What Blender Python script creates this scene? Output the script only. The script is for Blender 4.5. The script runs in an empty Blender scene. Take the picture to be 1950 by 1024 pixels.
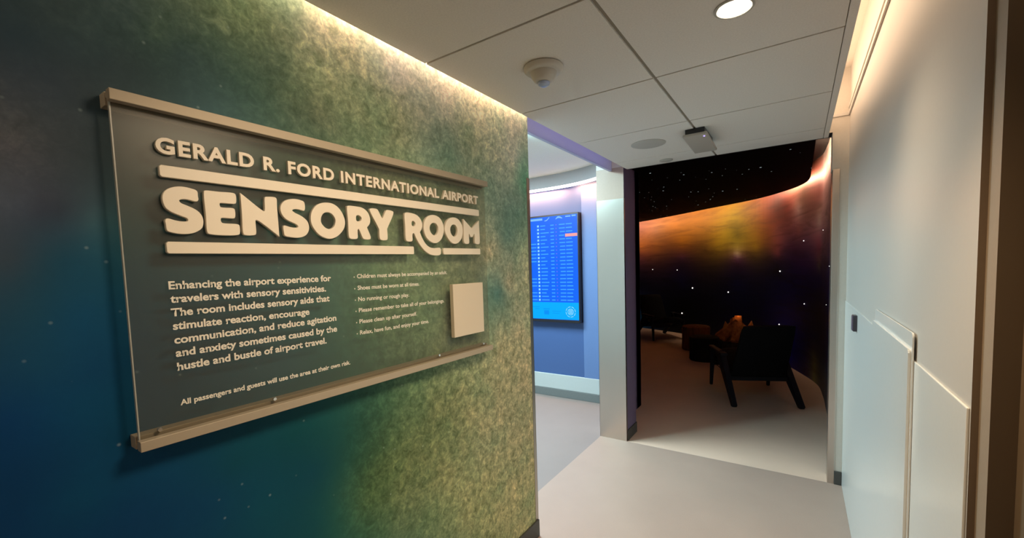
import bpy, bmesh, math, random
import numpy as np
from mathutils import Matrix, Vector

scn = bpy.context.scene
COL = scn.collection

# ---------------------------------------------------------------- camera
cam_data = bpy.data.cameras.new('camera')
cam_data.sensor_fit = 'HORIZONTAL'
cam_data.sensor_width = 36.0
cam_data.lens = 813.148 / 1950.0 * 36.0
cam_data.shift_x = (975.0 - 968.942) / 1950.0
cam_data.shift_y = (564.731 - 512.0) / 1950.0
cam_data.clip_start = 0.02
cam = bpy.data.objects.new('camera', cam_data)
COL.objects.link(cam)
yaw, pit, rol = math.radians(34.2401), math.radians(3.7771), math.radians(-1.7786)
fwd = Vector((-math.sin(yaw) * math.cos(pit), math.cos(yaw) * math.cos(pit), -math.sin(pit)))
rgt = Vector((math.cos(yaw), math.sin(yaw), 0.0))
upv = rgt.cross(fwd)
r2 = math.cos(rol) * rgt + math.sin(rol) * upv
u2 = -math.sin(rol) * rgt + math.cos(rol) * upv
cam.matrix_world = Matrix(((r2.x, u2.x, -fwd.x, 1.3151), (r2.y, u2.y, -fwd.y, -2.1779), (r2.z, u2.z, -fwd.z, 1.6489), (0, 0, 0, 1)))
scn.camera = cam

# ---------------------------------------------------------------- world, exposure, lights
world = bpy.data.worlds.new('world')
scn.world = world
world.use_nodes = True
world.node_tree.nodes['Background'].inputs[0].default_value = (1.0, 0.85, 0.7, 1)
world.node_tree.nodes['Background'].inputs[1].default_value = 0.0
scn.view_settings.view_transform = 'Standard'
scn.view_settings.look = 'None'
scn.view_settings.exposure = 0.0
scn.view_settings.gamma = 1.0
scn.view_settings.use_curve_mapping = False
scn.cycles.use_denoising = True
scn.cycles.max_bounces = 10
scn.cycles.sample_clamp_indirect = 4.0

WARM = (1.0, 0.74, 0.46)
WARM2 = (1.0, 0.80, 0.58)
COOL = (0.72, 0.94, 1.0)


def area(name, loc, direction, sx, sy, power, color, spread=180.0, along=None):
    d = bpy.data.lights.new(name, 'AREA')
    d.shape = 'RECTANGLE'
    d.size, d.size_y, d.energy, d.color = sx, sy, power, color
    d.spread = math.radians(spread)
    o = bpy.data.objects.new(name, d)
    z = -Vector(direction).normalized()
    a = Vector(along) if along else (Vector((0, 0, 1)) if abs(z.z) < 0.9 else Vector((0, 1, 0)))
    y = (a - a.dot(z) * z).normalized()
    x = y.cross(z)
    o.matrix_world = Matrix(((x.x, y.x, z.x, loc[0]), (x.y, y.y, z.y, loc[1]), (x.z, y.z, z.z, loc[2]), (0, 0, 0, 1)))
    COL.objects.link(o)
    return o


# corridor coves (tape lights above the hung ceiling, along its two edges)
area('cove_light_left', (0.026, -2.35, 2.565), (-0.25, 0, -1), 0.016, 4.7, 7.0, (1.0, 0.80, 0.54), along=(0, 1, 0))
area('cove_light_right', (1.43, -0.7, 2.76), (1.0, 0, -0.1), 0.30, 4.6, 18.0, (1.0, 0.68, 0.43), along=(0, 1, 0))
area('cove_light_violet', (0.06, 0.85, 2.60), (-1.0, 0, 0.0), 0.03, 1.45, 0.5, (0.30, 0.36, 1.0), along=(0, 1, 0))
# dim fill light added behind the viewer, no lamp known there
area('corridor_lamp_rear', (0.75, -3.3, 2.49), (0, 0, -1), 0.6, 0.9, 4.0, WARM2)
# bright alcove on the left
area('alcove_lamp', (-1.5, 0.9, 2.76), (0, 0, -1), 1.2, 1.2, 155.0, COOL)
area('alcove_lamp_side', (-0.72, 0.74, 2.765), (1.0, 0.0, -1.0), 0.2, 0.2, 30.0, (0.46, 0.90, 1.0))  # added fill without a fixture, cool light for the lower right wall
area('alcove_uplight', (-2.4, 0.6, 2.1), (0.25, 0, 1), 1.0, 1.4, 11.0, (1.0, 0.95, 0.78))  # hidden fill added to brighten the alcove ceiling
area('alcove_cove_light', (-1.2, 2.50, 2.60), (0, 0.5, -1), 1.6, 0.02, 36.0, (1.0, 0.36, 0.14), along=(0, 0, 1))


def spot(name, loc, power, color, angle, blend=0.6, radius=0.03, aim=None):
    d = bpy.data.lights.new(name, 'SPOT')
    d.energy, d.color, d.spot_size, d.spot_blend, d.shadow_soft_size = power, color, math.radians(angle), blend, radius
    o = bpy.data.objects.new(name, d)
    o.location = loc
    if aim:
        o.rotation_euler = (Vector(aim) - Vector(loc)).to_track_quat('-Z', 'Y').to_euler()
    COL.objects.link(o)


# downlight onto the right wall, then a spot added for the sign
spot('wall_downlight_beam', (1.125, -1.235, 2.48), 62.0, (1.0, 0.70, 0.42), 92, 0.75, 0.05)
spot('sign_lamp', (1.25, -1.30, 2.45), 98.0, (1.0, 0.77, 0.52), 92, 0.9, 0.24, (0.0, -1.25, 1.30))  # added spot without a fixture, brightens the sign


# cove of the inner room: tape light along the rim of the star ceiling
RIM = [(1.425, 1.9), (1.425, 3.15), (1.422, 3.953), (1.418, 4.6), (1.353, 5.03), (1.164, 5.49), (0.709, 6.17), (-0.133, 6.89), (-0.983, 7.62), (-2.138, 8.45), (-3.6, 8.9)]
MURAL_PLAN = [(1.575, 1.8), (1.578, 2.6), (1.578, 3.6), (1.57, 4.1), (1.53, 4.65), (1.36, 5.22), (1.08, 5.92), (.6, 6.75), (-.2, 7.75), (-1.2, 8.47), (-2.33, 8.99), (-3.6, 9.3)]
for i in range(len(RIM) - 1):
    a, b = Vector((*RIM[i], 0)), Vector((*RIM[i + 1], 0))
    t = (b - a)
    n = Vector((t.y, -t.x, 0)).normalized()
    if i < 2:
        n = Vector((1, 0, 0))
    m = (a + b) / 2 + n * 0.012
    area('cove_light_inner', (m.x, m.y, 2.745), (n.x, n.y, 0.25 if i < 2 else -0.35), 0.02, t.length, (8.0 if i < 2 else 6.0 if i < 3 else 14.0) * t.length, (1.0, 0.70, 0.44), along=t)


# ---------------------------------------------------------------- materials
def mat(name, color, rough=0.5, metal=0.0, spec=0.5, coat=0.0, emit=None, estr=0.0):
    m = bpy.data.materials.new(name)
    m.use_nodes = True
    p = m.node_tree.nodes['Principled BSDF']
    p.inputs['Base Color'].default_value = (*color, 1)
    p.inputs['Roughness'].default_value = rough
    p.inputs['Metallic'].default_value = metal
    p.inputs['Specular IOR Level'].default_value = spec
    p.inputs['Coat Weight'].default_value = coat
    if emit:
        p.inputs['Emission Color'].default_value = (*emit, 1)
        p.inputs['Emission Strength'].default_value = estr
    return m


class G:
    """small helper for node graphs"""

    def __init__(s, m):
        s.t = m.node_tree
        s.p = s.t.nodes['Principled BSDF']

    def n(s, kind, **kw):
        nd = s.t.nodes.new(kind)
        for k, v in kw.items():
            if k.startswith('i_'):
                key = k[2:]
                key = int(key) if key.isdigit() else key
                nd.inputs[key].default_value = v
            else:
                setattr(nd, k, v)
        return nd

    def l(s, a, ao, b, bi):
        s.t.links.new(a.outputs[ao], b.inputs[bi])

    def noise(s, scale, detail=4.0, rough=0.55, vec=None, dist=0.0):
        nd = s.n('ShaderNodeTexNoise')
        nd.inputs['Scale'].default_value = scale
        nd.inputs['Detail'].default_value = detail
        nd.inputs['Roughness'].default_value = rough
        nd.inputs['Distortion'].default_value = dist
        if vec:
            s.t.links.new(vec, nd.inputs['Vector'])
        return nd

    def ramp(s, src, out, stops):
        r = s.n('ShaderNodeValToRGB')
        while len(r.color_ramp.elements) < len(stops):
            r.color_ramp.elements.new(0.5)
        for e, (p, c) in zip(r.color_ramp.elements, stops):
            e.position = p
            e.color = (*c, 1) if len(c) == 3 else c
        s.l(src, out, r, 0)
        return r

    def coords(s, which='Object'):
        return s.n('ShaderNodeTexCoord').outputs[which]

    def mix(s, typ, fac, a, b):
        m = s.n('ShaderNodeMix', data_type='RGBA', blend_type=typ)
        for idx, v in ((0, fac), (6, a), (7, b)):
            if isinstance(v, (int, float)):
                m.inputs[idx].default_value = v
            elif isinstance(v, tuple):
                m.inputs[idx].default_value = (*v, 1)
            else:
                s.t.links.new(v, m.inputs[idx])
        return m.outputs[2]

    def bump(s, height, strength, dist=0.01):
        b = s.n('ShaderNodeBump')
        b.inputs['Strength'].default_value = strength
        b.inputs['Distance'].default_value = dist
        s.t.links.new(height, b.inputs['Height'])
        s.t.links.new(b.outputs[0], s.p.inputs['Normal'])


def paint(name, color, rough=0.6, grain=0.04, spec=0.35, bump=0.05, scale=90):
    m = mat(name, color, rough, spec=spec)
    g = G(m)
    n = g.noise(scale, 3, vec=g.coords())
    r = g.ramp(n, 0, [(0.3, tuple(c * (1 - grain) for c in color)), (0.7, tuple(min(1, c * (1 + grain)) for c in color))])
    g.l(r, 0, g.p, 'Base Color')
    g.bump(n.outputs[0], bump, 0.002)
    return m


M = {}
M['white_wall'] = paint('white wall paint', (0.60, 0.57, 0.53), 0.38, 0.01, 0.4, 0.02)
M['plain_wall'] = paint('plain wall paint', (0.62, 0.58, 0.52), 0.6, 0.02)
M['white_panel'] = paint('white lacquered panel', (0.76, 0.77, 0.75), 0.22, 0.01, 0.5, 0.0)
M['tile'] = paint('ceiling tile', (0.76, 0.73, 0.69), 0.85, 0.05, 0.2, 0.2, 160)
M['tile_gap'] = mat('ceiling grid shadow gap', (0.30, 0.27, 0.22), 0.8)
M['upper'] = paint('upper ceiling paint', (0.75, 0.70, 0.63), 0.8, 0.02)
M['alcove_ceiling'] = paint('alcove ceiling', (0.86, 0.86, 0.74), 0.8, 0.03)
M['beam_tint'] = paint('lavender grey beam paint', (0.52, 0.54, 0.74), 0.7, 0.02)  # violet cove light put into the colour of a white beam
M['bulkhead'] = paint('grey blue bulkhead paint', (0.44, 0.45, 0.47), 0.7, 0.02)
M['jamb_grey'] = paint('taupe jamb paint', (0.17, 0.125, 0.085), 0.5, 0.02)  # shade of the wall's end face put into its colour
M['casing'] = paint('taupe casing paint', (0.34, 0.27, 0.20), 0.5, 0.02)
M['pillar_paint'] = paint('beige pillar paint', (0.48, 0.36, 0.29), 0.6, 0.02)
M['blue_wall'] = paint('blue violet wall paint', (0.055, 0.112, 0.28), 0.5, 0.02)
M['light_blue'] = paint('light blue wall paint', (0.115, 0.20, 0.41), 0.5, 0.02)
M['base_white'] = paint('white base band', (0.48, 0.54, 0.54), 0.5, 0.02)
M['base_grey'] = paint('grey rubber base', (0.16, 0.18, 0.18), 0.5, 0.04)
M['dark_base'] = paint('dark rubber base', (0.07, 0.07, 0.065), 0.5, 0.04)
M['violet_dark'] = paint('dark violet paint', (0.15, 0.11, 0.19), 0.6, 0.03)  # dark violet tone of the pillar side and its return
M['black_wall'] = paint('black wall paint', (0.012, 0.011, 0.012), 0.8, 0.1)
M['anodised'] = mat('champagne anodised metal', (0.44, 0.37, 0.275), 0.5, 0.2)
M['letter'] = mat('warm white acrylic letter', (0.86, 0.77, 0.63), 0.45)
M['print'] = mat('white printed lettering', (0.82, 0.78, 0.68), 0.6)
M['plaque'] = mat('cream blank plaque', (0.72, 0.62, 0.48), 0.55)
M['screw'] = mat('bright screw', (0.8, 0.76, 0.7), 0.25, 0.9)
M['black_plastic'] = mat('black plastic', (0.012, 0.012, 0.016), 0.35)
M['reader'] = mat('dark grey reader plastic', (0.05, 0.045, 0.06), 0.35)
M['reader_face'] = mat('violet grey reader face', (0.13, 0.11, 0.17), 0.3)
M['device_white'] = mat('off white device plastic', (0.58, 0.55, 0.50), 0.5)
M['device_tan'] = mat('tan grey device plastic', (0.44, 0.41, 0.37), 0.5)
M['device_grey'] = mat('grey perforated grille', (0.47, 0.46, 0.43), 0.7)
M['lens_blue'] = mat('pale blue lens', (0.40, 0.50, 0.75), 0.15)
M['lamp_violet'] = mat('violet status light', (0.3, 0.25, 0.8), 0.3, emit=(0.45, 0.35, 1.0), estr=1.6)
M['lamp_glow'] = mat('glowing lamp lens', (1, 0.9, 0.7), 0.3, emit=(1.0, 0.83, 0.55), estr=22.0)
M['reflector'] = mat('lamp reflector', (0.9, 0.85, 0.75), 0.2, 0.6)
M['brown_door'] = mat('taupe door lacquer', (0.20, 0.15, 0.10), 0.4)
M['brown_jamb'] = mat('brown door jamb lacquer', (0.12, 0.085, 0.052), 0.5)  # darkened in the colour to stand for the unlit jamb face
M['chair_wood'] = mat('near black stained wood', (0.008, 0.008, 0.014), 0.6, spec=0.25)
M['chair_fabric'] = paint('black fabric', (0.004, 0.004, 0.005), 0.9, 0.3, 0.2, 0.3, 400)
M['star'] = mat('pinpoint light', (1, 1, 1), 0.4, emit=(1.0, 0.96, 0.92), estr=1.3)


def steel(name, color, rough):
    m = mat(name, color, rough, 1.0)
    g = G(m)
    mp = g.n('ShaderNodeMapping')
    mp.inputs['Scale'].default_value = (2, 2, 420)
    g.t.links.new(g.coords(), mp.inputs[0])
    n = g.noise(3.0, 3, vec=mp.outputs[0])
    g.bump(n.outputs[0], 0.05, 0.001)
    return m


M['steel'] = steel('brushed stainless steel', (0.64, 0.57, 0.51), 0.30)
M['steel_guard'] = steel('brushed corner guard', (0.50, 0.46, 0.40), 0.34)


def vinyl(name, color, rough):
    m = mat(name, color, rough, spec=0.4)
    g = G(m)
    a = g.noise(2.2, 3, vec=g.coords())
    b = g.noise(240, 2, vec=g.coords())
    r1 = g.ramp(a, 0, [(0.3, tuple(c * 0.96 for c in color)), (0.7, tuple(c * 1.04 for c in color))])
    r2_ = g.ramp(b, 0, [(0.35, (0.93,) * 3), (0.65, (1, 1, 1))])
    g.t.links.new(g.mix('MULTIPLY', 1.0, r1.outputs[0], r2_.outputs[0]), g.p.inputs['Base Color'])
    return m


M['floor_corridor'] = vinyl('pale grey vinyl floor', (0.425, 0.312, 0.256), 0.42)
M['floor_alcove'] = vinyl('blue grey vinyl floor', (0.28, 0.235, 0.215), 0.45)
M['floor_inner'] = vinyl('beige vinyl floor', (0.74, 0.54, 0.42), 0.5)


def frosted(name):
    m = bpy.data.materials.new(name)
    m.use_nodes = True
    t = m.node_tree
    t.nodes.remove(t.nodes['Principled BSDF'])
    out = t.nodes['Material Output']
    tr = t.nodes.new('ShaderNodeBsdfTransparent')
    tr.inputs[0].default_value = (0.92, 0.90, 0.85, 1)
    df = t.nodes.new('ShaderNodeBsdfDiffuse')
    df.inputs[0].default_value = (0.20, 0.215, 0.20, 1)
    gl = t.nodes.new('ShaderNodeBsdfGlossy')
    gl.inputs['Roughness'].default_value = 0.3
    m1 = t.nodes.new('ShaderNodeMixShader')
    m1.inputs[0].default_value = 0.15
    t.links.new(tr.outputs[0], m1.inputs[1])
    t.links.new(df.outputs[0], m1.inputs[2])
    m2 = t.nodes.new('ShaderNodeMixShader')
    m2.inputs[0].default_value = 0.012
    t.links.new(m1.outputs[0], m2.inputs[1])
    t.links.new(gl.outputs[0], m2.inputs[2])
    t.links.new(m2.outputs[0], out.inputs[0])
    return m


M['frosted'] = frosted('grey frosted acrylic')
M['acrylic_edge'] = mat('pale acrylic edge', (0.42, 0.42, 0.38), 0.3)


# printed wall mural: colours, cove glow and a reflection from a vertex layer, with reef grain and drifting specks
def reef():
    m = mat('underwater reef wall print', (0.2, 0.3, 0.3), 0.5, spec=0.12)
    g = G(m)
    att = g.n('ShaderNodeAttribute', attribute_name='Col')
    co = g.coords()
    w = g.noise(5.0, 4, 0.6, vec=co)
    n1 = g.noise(26, 6, 0.68, vec=co, dist=0.6)
    n2 = g.noise(75, 4, 0.6, vec=co, dist=0.4)
    r1 = g.ramp(n1, 0, [(0.30, (0.42, 0.48, 0.40)), (0.51, (1.0, 1.0, 1.0)), (0.72, (1.85, 1.70, 1.58))])
    r2_ = g.ramp(n2, 0, [(0.28, (0.72, 0.74, 0.70)), (0.5, (1.0, 1.0, 1.0)), (0.72, (1.42, 1.38, 1.30))])
    rw = g.ramp(w, 0, [(0.3, (0.72, 0.84, 0.80)), (0.7, (1.32, 1.13, 1.08))])
    tex = g.mix('MULTIPLY', 1.0, g.mix('MULTIPLY', 1.0, r1.outputs[0], r2_.outputs[0]), rw.outputs[0])
    strength = att.outputs['Alpha']
    tex = g.mix('MIX', strength, (1.0, 1.0, 1.0), tex)
    c = g.mix('MULTIPLY', 1.0, att.outputs['Color'], tex)
    # specks
    vo = g.n('ShaderNodeTexVoronoi')
    vo.inputs['Scale'].default_value = 22
    g.t.links.new(co, vo.inputs['Vector'])
    dot = g.ramp(vo, 'Distance', [(0.0, (1, 1, 1)), (0.11, (0, 0, 0))])
    sel = g.n('ShaderNodeSeparateColor')
    g.l(vo, 'Color', sel, 0)
    th = g.ramp(sel, 0, [(0.50, (0, 0, 0)), (0.95, (1, 1, 1))])
    fac = g.mix('MULTIPLY', 1.0, dot.outputs[0], th.outputs[0])
    c = g.mix('ADD', 0.22, c, g.mix('MULTIPLY', 1.0, fac, (0.75, 0.95, 0.95)))
    g.t.links.new(c, g.p.inputs['Base Color'])
    return m


M['reef'] = reef()


def sunset():
    m = mat('printed sunset sky mural', (0.3, 0.15, 0.05), 0.6, spec=0.2)
    g = G(m)
    att = g.n('ShaderNodeAttribute', attribute_name='Col')
    mp = g.n('ShaderNodeMapping')
    mp.inputs['Scale'].default_value = (0.7, 0.7, 5.0)
    g.t.links.new(g.coords(), mp.inputs[0])
    n = g.noise(1.6, 5, 0.6, vec=mp.outputs[0], dist=0.8)
    r = g.ramp(n, 0, [(0.28, (0.62, 0.58, 0.58)), (0.52, (1.0, 1.0, 1.0)), (0.78, (1.22, 1.18, 1.12))])
    g.t.links.new(g.mix('MULTIPLY', 1.0, att.outputs['Color'], r.outputs[0]), g.p.inputs['Base Color'])
    return m


M['sunset'] = sunset()


def star_ceiling():
    m = mat('black star field ceiling', (0.002, 0.002, 0.0025), 0.8, spec=0.03)
    g = G(m)
    vo = g.n('ShaderNodeTexVoronoi')
    vo.inputs['Scale'].default_value = 10.5
    g.t.links.new(g.coords(), vo.inputs['Vector'])
    sel = g.n('ShaderNodeSeparateColor')
    g.l(vo, 'Color', sel, 0)
    rad = g.n('ShaderNodeMath', operation='MULTIPLY', i_1=0.115)
    pw = g.n('ShaderNodeMath', operation='POWER', i_1=2.0)
    g.l(sel, 0, pw, 0)
    g.l(pw, 0, rad, 0)
    lt = g.n('ShaderNodeMath', operation='LESS_THAN')
    g.l(vo, 'Distance', lt, 0)
    g.l(rad, 0, lt, 1)
    br = g.n('ShaderNodeMath', operation='MULTIPLY')
    g.l(lt, 0, br, 0)
    g.l(sel, 1, br, 1)
    st = g.n('ShaderNodeMath', operation='MULTIPLY', i_1=1.0)
    g.l(br, 0, st, 0)
    g.p.inputs['Emission Color'].default_value = (0.75, 0.9, 0.95, 1)
    g.l(st, 0, g.p, 'Emission Strength')
    return m


M['star_ceiling'] = star_ceiling()


# ---------------------------------------------------------------- mesh helpers
def link_mesh(name, bm, mats, parent=None, smooth=None, origin=None):
    me = bpy.data.meshes.new(name)
    for m in (mats if isinstance(mats, (list, tuple)) else [mats]):
        me.materials.append(m)
    off = Vector(parent['world_at']) if parent is not None and 'world_at' in parent else Vector((0, 0, 0))
    if parent is not None and parent.get('chain') is not None:
        off = Vector(parent['chain'])
    loc = Vector(origin) if origin is not None else Vector((0, 0, 0))
    bmesh.ops.translate(bm, verts=bm.verts, vec=-(off + (loc if parent is None else Vector((0, 0, 0)))))
    bmesh.ops.recalc_face_normals(bm, faces=bm.faces)
    bm.to_mesh(me)
    bm.free()
    if smooth is not None:
        for p in me.polygons:
            p.use_smooth = True
        if smooth < 180:
            try:
                me.set_sharp_from_angle(angle=math.radians(smooth))
            except Exception:
                pass
    o = bpy.data.objects.new(name, me)
    COL.objects.link(o)
    if parent is not None:
        o.parent = parent
        o['chain'] = tuple(off)
    else:
        o.location = loc
    return o


CLEAN = []


def empty(name, loc, label, cat, group=None):
    o = bpy.data.objects.new(name, None)
    o.empty_display_size = 0.1
    o.location = loc
    COL.objects.link(o)
    o['world_at'] = tuple(loc)
    o['label'], o['category'] = label, cat
    if group:
        o['group'] = group
    return o


def tag(o, label, cat, group=None):
    o['label'], o['category'] = label, cat
    if group:
        o['group'] = group
    return o


def struct(o, label=None):
    o['kind'] = 'structure'
    if label:
        o['label'] = label
    return o


def add_box(bm, x0, x1, y0, y1, z0, z1, bevel=0.0, mi=0, seg=2):
    r = bmesh.ops.create_cube(bm, size=1.0)
    vs = r['verts']
    for v in vs:
        v.co = Vector(((x0 + x1) / 2 + v.co.x * (x1 - x0), (y0 + y1) / 2 + v.co.y * (y1 - y0), (z0 + z1) / 2 + v.co.z * (z1 - z0)))
    fs = list({f for v in vs for f in v.link_faces})
    for f in fs:
        f.material_index = mi
    if bevel:
        es = list({e for f in fs for e in f.edges})
        bmesh.ops.bevel(bm, geom=es, offset=bevel, segments=seg, affect='EDGES', profile=0.5, material=mi)


def box(name, x0, x1, y0, y1, z0, z1, m, parent=None, bevel=0.0, origin=None):
    bm = bmesh.new()
    add_box(bm, x0, x1, y0, y1, z0, z1, bevel)
    return link_mesh(name, bm, m, parent, origin=origin)


def add_lathe(bm, c, prof, n=40, axis='Z'):
    """prof: list of (radius, height) turned about a vertical axis through c"""
    rings = []
    for r, h in prof:
        ring = []
        for k in range(n):
            a = 2 * math.pi * k / n
            ring.append(bm.verts.new((c[0] + r * math.cos(a), c[1] + r * math.sin(a), c[2] + h)))
        rings.append(ring)
    for a, b in zip(rings, rings[1:]):
        for k in range(n):
            bm.faces.new((a[k], a[(k + 1) % n], b[(k + 1) % n], b[k]))
    if prof[0][0] > 1e-6:
        bm.faces.new(rings[0])
    if prof[-1][0] > 1e-6:
        bm.faces.new(rings[-1])


def lathe(name, c, prof, m, parent=None, n=40, smooth=40, origin=None):
    bm = bmesh.new()
    add_lathe(bm, c, prof, n)
    bmesh.ops.remove_doubles(bm, verts=bm.verts, dist=1e-6)
    return link_mesh(name, bm, m, parent, smooth=smooth, origin=origin)


def add_prism(bm, pts, z0, z1):
    a = [bm.verts.new((x, y, z0)) for x, y in pts]
    b = [bm.verts.new((x, y, z1)) for x, y in pts]
    bm.faces.new(a)
    bm.faces.new(b)
    for i in range(len(pts)):
        j = (i + 1) % len(pts)
        bm.faces.new((a[i], a[j], b[j], b[i]))


def catmull(P, n=8, closed=False):
    P = [np.array(p[:2], float) for p in P]
    o = []
    if not closed:
        P = [2 * P[0] - P[1]] + P + [2 * P[-1] - P[-2]]
        rng = range(1, len(P) - 2)
    else:
        rng = range(len(P))
    for i in rng:
        a, b, c, d = P[i - 1], P[i], P[(i + 1) % len(P)], P[(i + 2) % len(P)]
        for k in range(n):
            t = k / n
            o.append(.5 * ((2 * b) + (-a + c) * t + (2 * a - 5 * b + 4 * c - d) * t * t + (-a + 3 * b - 3 * c + d) * t ** 3))
    if not closed:
        o.append(P[-2])
    return [tuple(q) for q in o]


def centripetal(P, n=6):
    """closed centripetal spline, points with a third item are kept as corners"""
    N = len(P)
    Q = [np.array(p[:2], float) for p in P]
    corner = [len(p) > 2 for p in P]
    out = []
    for i in range(N):
        p1, p2 = Q[i], Q[(i + 1) % N]
        p0 = Q[i - 1] if not corner[i] else 2 * p1 - p2
        p3 = Q[(i + 2) % N] if not corner[(i + 1) % N] else 2 * p2 - p1
        t0 = 0.0
        t1 = t0 + max(np.linalg.norm(p1 - p0), 1e-6) ** .5
        t2 = t1 + max(np.linalg.norm(p2 - p1), 1e-6) ** .5
        t3 = t2 + max(np.linalg.norm(p3 - p2), 1e-6) ** .5
        for k in range(n):
            t = t1 + (t2 - t1) * k / n
            A1 = (t1 - t) / (t1 - t0) * p0 + (t - t0) / (t1 - t0) * p1
            A2 = (t2 - t) / (t2 - t1) * p1 + (t - t1) / (t2 - t1) * p2
            A3 = (t3 - t) / (t3 - t2) * p2 + (t - t2) / (t3 - t2) * p3
            B1 = (t2 - t) / (t2 - t0) * A1 + (t - t0) / (t2 - t0) * A2
            B2 = (t3 - t) / (t3 - t1) * A2 + (t - t1) / (t3 - t1) * A3
            out.append(tuple((t2 - t) / (t2 - t1) * B1 + (t - t1) / (t2 - t1) * B2))
    return out


def curve_mesh(loops, depth, bevel):
    """filled, extruded and softened outline; returns a mesh lying in XY, from z=-depth to 0"""
    cu = bpy.data.curves.new('outline', 'CURVE')
    cu.dimensions = '2D'
    cu.fill_mode = 'BOTH'
    cu.extrude = depth / 2
    cu.bevel_depth = bevel
    cu.bevel_resolution = 1
    for lp in loops:
        sp = cu.splines.new('POLY')
        sp.points.add(len(lp) - 1)
        for p, (x, y) in zip(sp.points, lp):
            p.co = (x, y, 0, 1)
        sp.use_cyclic_u = True
    ob = bpy.data.objects.new('outline', cu)
    COL.objects.link(ob)
    dg = bpy.context.evaluated_depsgraph_get()
    me = bpy.data.meshes.new_from_object(ob.evaluated_get(dg))
    bpy.data.objects.remove(ob)
    bpy.data.curves.remove(cu)
    return me


def text_bm(body, off, depth=0.0, space=1.0):
    cu = bpy.data.curves.new('words', 'FONT')
    cu.body = body
    cu.offset = off
    cu.extrude = depth
    cu.space_character = space
    cu.resolution_u = 4
    ob = bpy.data.objects.new('words', cu)
    COL.objects.link(ob)
    dg = bpy.context.evaluated_depsgraph_get()
    me = bpy.data.meshes.new_from_object(ob.evaluated_get(dg))
    bpy.data.objects.remove(ob)
    bpy.data.curves.remove(cu)
    bm = bmesh.new()
    bm.from_mesh(me)
    bpy.data.meshes.remove(me)
    return bm


def rbf_colors(ctrl, pts, smooth=0.01):
    """smooth colour field through scattered colour samples; ctrl rows: a, b, r, g, b (linear)"""
    A = np.array([c[:2] for c in ctrl], float)
    C = np.log(np.maximum(np.array([c[2:5] for c in ctrl], float), 1e-4))
    d = np.linalg.norm(A[:, None] - A[None], axis=2)
    n = len(A)
    Pm = np.hstack([np.ones((n, 1)), A])
    K = np.zeros((n + 3, n + 3))
    K[:n, :n] = d - smooth * np.eye(n)
    K[:n, n:] = Pm
    K[n:, :n] = Pm.T
    W = np.linalg.solve(K, np.vstack([C, np.zeros((3, 3))]))
    X = np.array(pts, float)
    lo, hi = A.min(0), A.max(0)
    X = np.clip(X, lo, hi)
    D = np.linalg.norm(X[:, None] - A[None], axis=2)
    out = np.exp(D @ W[:n] + np.hstack([np.ones((len(X), 1)), X]) @ W[n:])
    return np.clip(out, 0.0005, 0.95)


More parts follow.
